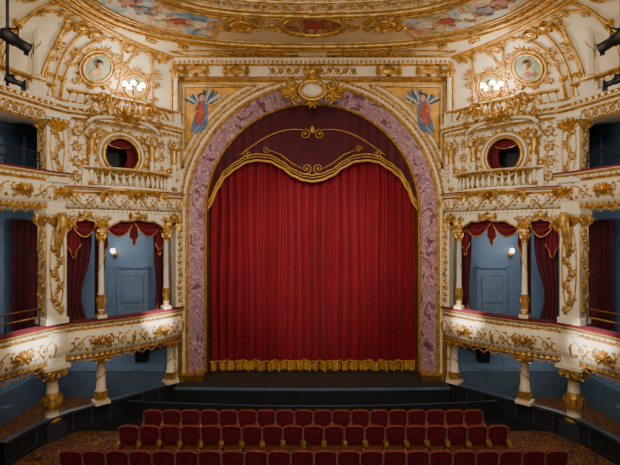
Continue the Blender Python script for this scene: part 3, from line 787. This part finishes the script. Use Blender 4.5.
for i in range(40):
    th=pi*i/40; x,y=se(3.4,1.15,th); scroll(mb,Mz,x,y,.1,start=th,d=(-1)**i,r=.025,n=8,leaves=False)
for s in(-1,1):
    for (x,y) in ((s*4.4,14.75),(s*5.3,14.3),(s*6.1,13.2)): scroll(mb,Mz,x,y,.2,start=pi/2,d=s,r=.035)
mb.build()
mb=MB('balcony_safety_rail')
for zz in (L1,U1):
    for h in (.26,.5): mb.tube([mainP.pt(.35+i*(mainP.L-.4)/16,zz+h,-.05) for i in range(17)],.024,'gold_dark' if zz==L1 else 'black',6)
    for i in range(0,9): p=mainP.pt(.35+i*(mainP.L-.4)/8,zz,-.05); mb.tube([p,p+Vector((0,0,.5))],.02,'black',6)
mb.build(True)
mb=MB('stage_spotlight')
X,Y=-6.28,9.0
mb.tube([(X,Y,CZ),(X,Y,9.0)],.03,'black',8)
for zz,yaw,sc in ((9.95,.5,1.05),(9.1,.9,.6)):
    d=Vector((sin(yaw)*.9,cos(yaw),-.25)).normalized(); c=Vector((X+.12,Y,zz))
    mb.tube([c-d*.25*sc,c-d*.2*sc,c+d*.05*sc,c+d*.06*sc,c+d*.28*sc,c+d*.3*sc],[.07*sc,.12*sc,.12*sc,.1*sc,.1*sc,.12*sc],'black',12)
    sd=d.cross(Vector((0,0,1))).normalized()
    mb.tube([c+sd*.15*sc,c+sd*.15*sc+Vector((0,0,.2*sc)),c-sd*.15*sc+Vector((0,0,.2*sc)),c-sd*.15*sc],.018,'black',5)
    mb.tube([c+Vector((0,0,.2*sc)),(X,Y,zz+.22*sc)],.025,'black',5)
    for s in (-1,1): mb.box(c+d*.33*sc+sd*.12*sc*s,(.02,.1,.2),'black',yaw*s)
mb.build(True)
# ---------------------------------------------------------------- seats
def seat_row(yc,n,pitch=.53,z0=0):
    mb=MB('theatre_seat_row'); W=n*pitch
    for i in range(n):
        x=-W/2+(i+.5)*pitch
        def back(u,v,side):
            a=-.243+.486*u; top=1.0+z0-.055*abs(2*u-1)**4; z=.42+z0+(top-.42-z0)*v
            y=yc+.08*(1-v)*1+(-.05-.02*sin(pi*u)*sin(pi*v) if side else .05)-.05*v
            return (x+a,y,z)
        mb.grid(lambda u,v:back(u,v,1),8,4,'seat_velvet'); mb.grid(lambda u,v:back(u,v,0),8,4,'seat_velvet')
        mb.sweep([[Vector(back(u/8,1,1)),Vector(back(u/8,1,1)).lerp(Vector(back(u/8,1,0)),.5)+Vector((0,0,.025)),Vector(back(u/8,1,0))] for u in range(9)],'seat_velvet',True)
        fr=[Vector(back(0,0,1)),Vector(back(0,.5,1)),Vector(back(0,1,1))]+[Vector(back(u/8,1,1)) for u in range(1,9)]+[Vector(back(1,.5,1)),Vector(back(1,0,1))]
        mb.tube([p+Vector((0,-.008,0)) for p in fr],.009,'gold_dark',4)
        mb.grid(lambda u,v:(x-.21+.42*u,yc+.16+.05*sin(pi*v)+.05*v,.40+z0+.42*v),4,4,'seat_velvet')
        mb.box((x,yc+.15,.42+z0),(.42,.16,.1),'seat_velvet')
        mb.box((x,yc+.03,.40+z0),(.44,.04,.07),'gold_dark')
    for i in range(n+1):
        x=-W/2+i*pitch
        mb.box((x,yc+.03,.33+z0),(.035,.3,.62),'gold_dark'); mb.box((x,yc+.06,.03+z0),(.06,.4,.06),'black')
        mb.box((x,yc+.16,.69+z0),(.055,.36,.05),'seat_rose'); mb.box((x,yc-.045,.80+z0),(.034,.05,.27),'seat_rose')
        M=(lambda x:(lambda a,b,h:Vector((x+a,yc-.13-h,b+z0))))(x)
        scroll(mb,M,0,.34,.10,start=pi/2,d=1,r=.026,n=8,leaves=False); scroll(mb,M,0,.54,.08,start=pi/2,d=-1,r=.024,n=8,leaves=False); leaf(mb,M,0,.52,pi/2,.2,.14)
    return mb.build()
for y,n in ((12.45,18),(11.45,19),(10.15,22),(9.0,24),(7.9,26)): seat_row(y,n)
# ---------------------------------------------------------------- lights
def light(kind,name,loc,energy,col=(1,.89,.74),target=None,size=.3,spot=None,blend=.6,sy=None):
    l=bpy.data.lights.new(name,kind); l.energy=energy; l.color=col
    if kind=='AREA':
        l.size=size
        if sy: l.shape='RECTANGLE'; l.size_y=sy
    else: l.shadow_soft_size=size
    if kind=='SPOT': l.spot_size=spot; l.spot_blend=blend
    o=bpy.data.objects.new(name,l); scene.collection.objects.link(o); o.location=loc
    if target: o.rotation_euler=(Vector(target)-Vector(loc)).to_track_quat('-Z','Y').to_euler()
    return o
light('AREA','front_fill',(0,-2.5,10),520,(1,.92,.8),(0,16,7),4,sy=2)  # added soft fill from behind the camera, no real fixture
light('AREA','house_light_ceiling',(0,7,12.0),420,(1,.89,.72),(0,9,0),2.5)
light('AREA','ceiling_fill',(0,6,5.4),230,(1,.89,.72),(0,12,12.2),3)  # added fill in mid-air to brighten the ceiling, no real fixture
light('SPOT','curtain_spot',(0,3,11),4600,(1,.86,.8),(0,17,5.2),.4,math.radians(30),.9)
for s in (-1,1):
    light('POINT','bracket_lamp_glow',(s*5.75,14.1,10.95),85,(1,.84,.58),size=.15)
    light('POINT','box_fill',(s*6.9,14.9,5.9),34,(1,.95,.88),size=.2)  # added fill to brighten the blue box walls
    light('POINT','circle_fill',(s*8.9,11.5,5.9),24,(1,.92,.85),size=.2)  # added fill for the dress circle interior
    light('POINT','circle_upper_fill',(s*8.9,11.0,9.0),18,(1,.92,.85),size=.2)  # added fill for the upper circle interior
    light('POINT','stalls_fill',(s*8.0,14.6,1.95),30,(1,.95,.88),size=.2)  # added fill to brighten the walls under the balcony
    light('SPOT','fascia_spot_a',(s*-1,8,9.5),26000,(1,.96,.88),(s*5.45,15.1,2.95),.1,math.radians(7),1)
    light('SPOT','fascia_spot_b',(s*-1,5,9.5),26000,(1,.96,.88),(s*7.72,12.1,3.0),.1,math.radians(7),1)
    light('SPOT','side_wash',(s*-5,4,9.5),1800,(1,.89,.72),(s*6.4,14.3,8),.3,math.radians(50),.9)
w=bpy.data.worlds.new('world'); scene.world=w; w.use_nodes=True
w.node_tree.nodes['Background'].inputs[0].default_value=(.02,.02,.025,1)
# ---------------------------------------------------------------- camera
cd=bpy.data.cameras.new('camera'); cam=bpy.data.objects.new('camera',cd); scene.collection.objects.link(cam)
cd.sensor_width=36; cd.lens=36*440/620; cam.location=(-.09,0,6.0); cam.rotation_euler=(pi/2,0,0); cd.clip_end=100
scene.camera=cam
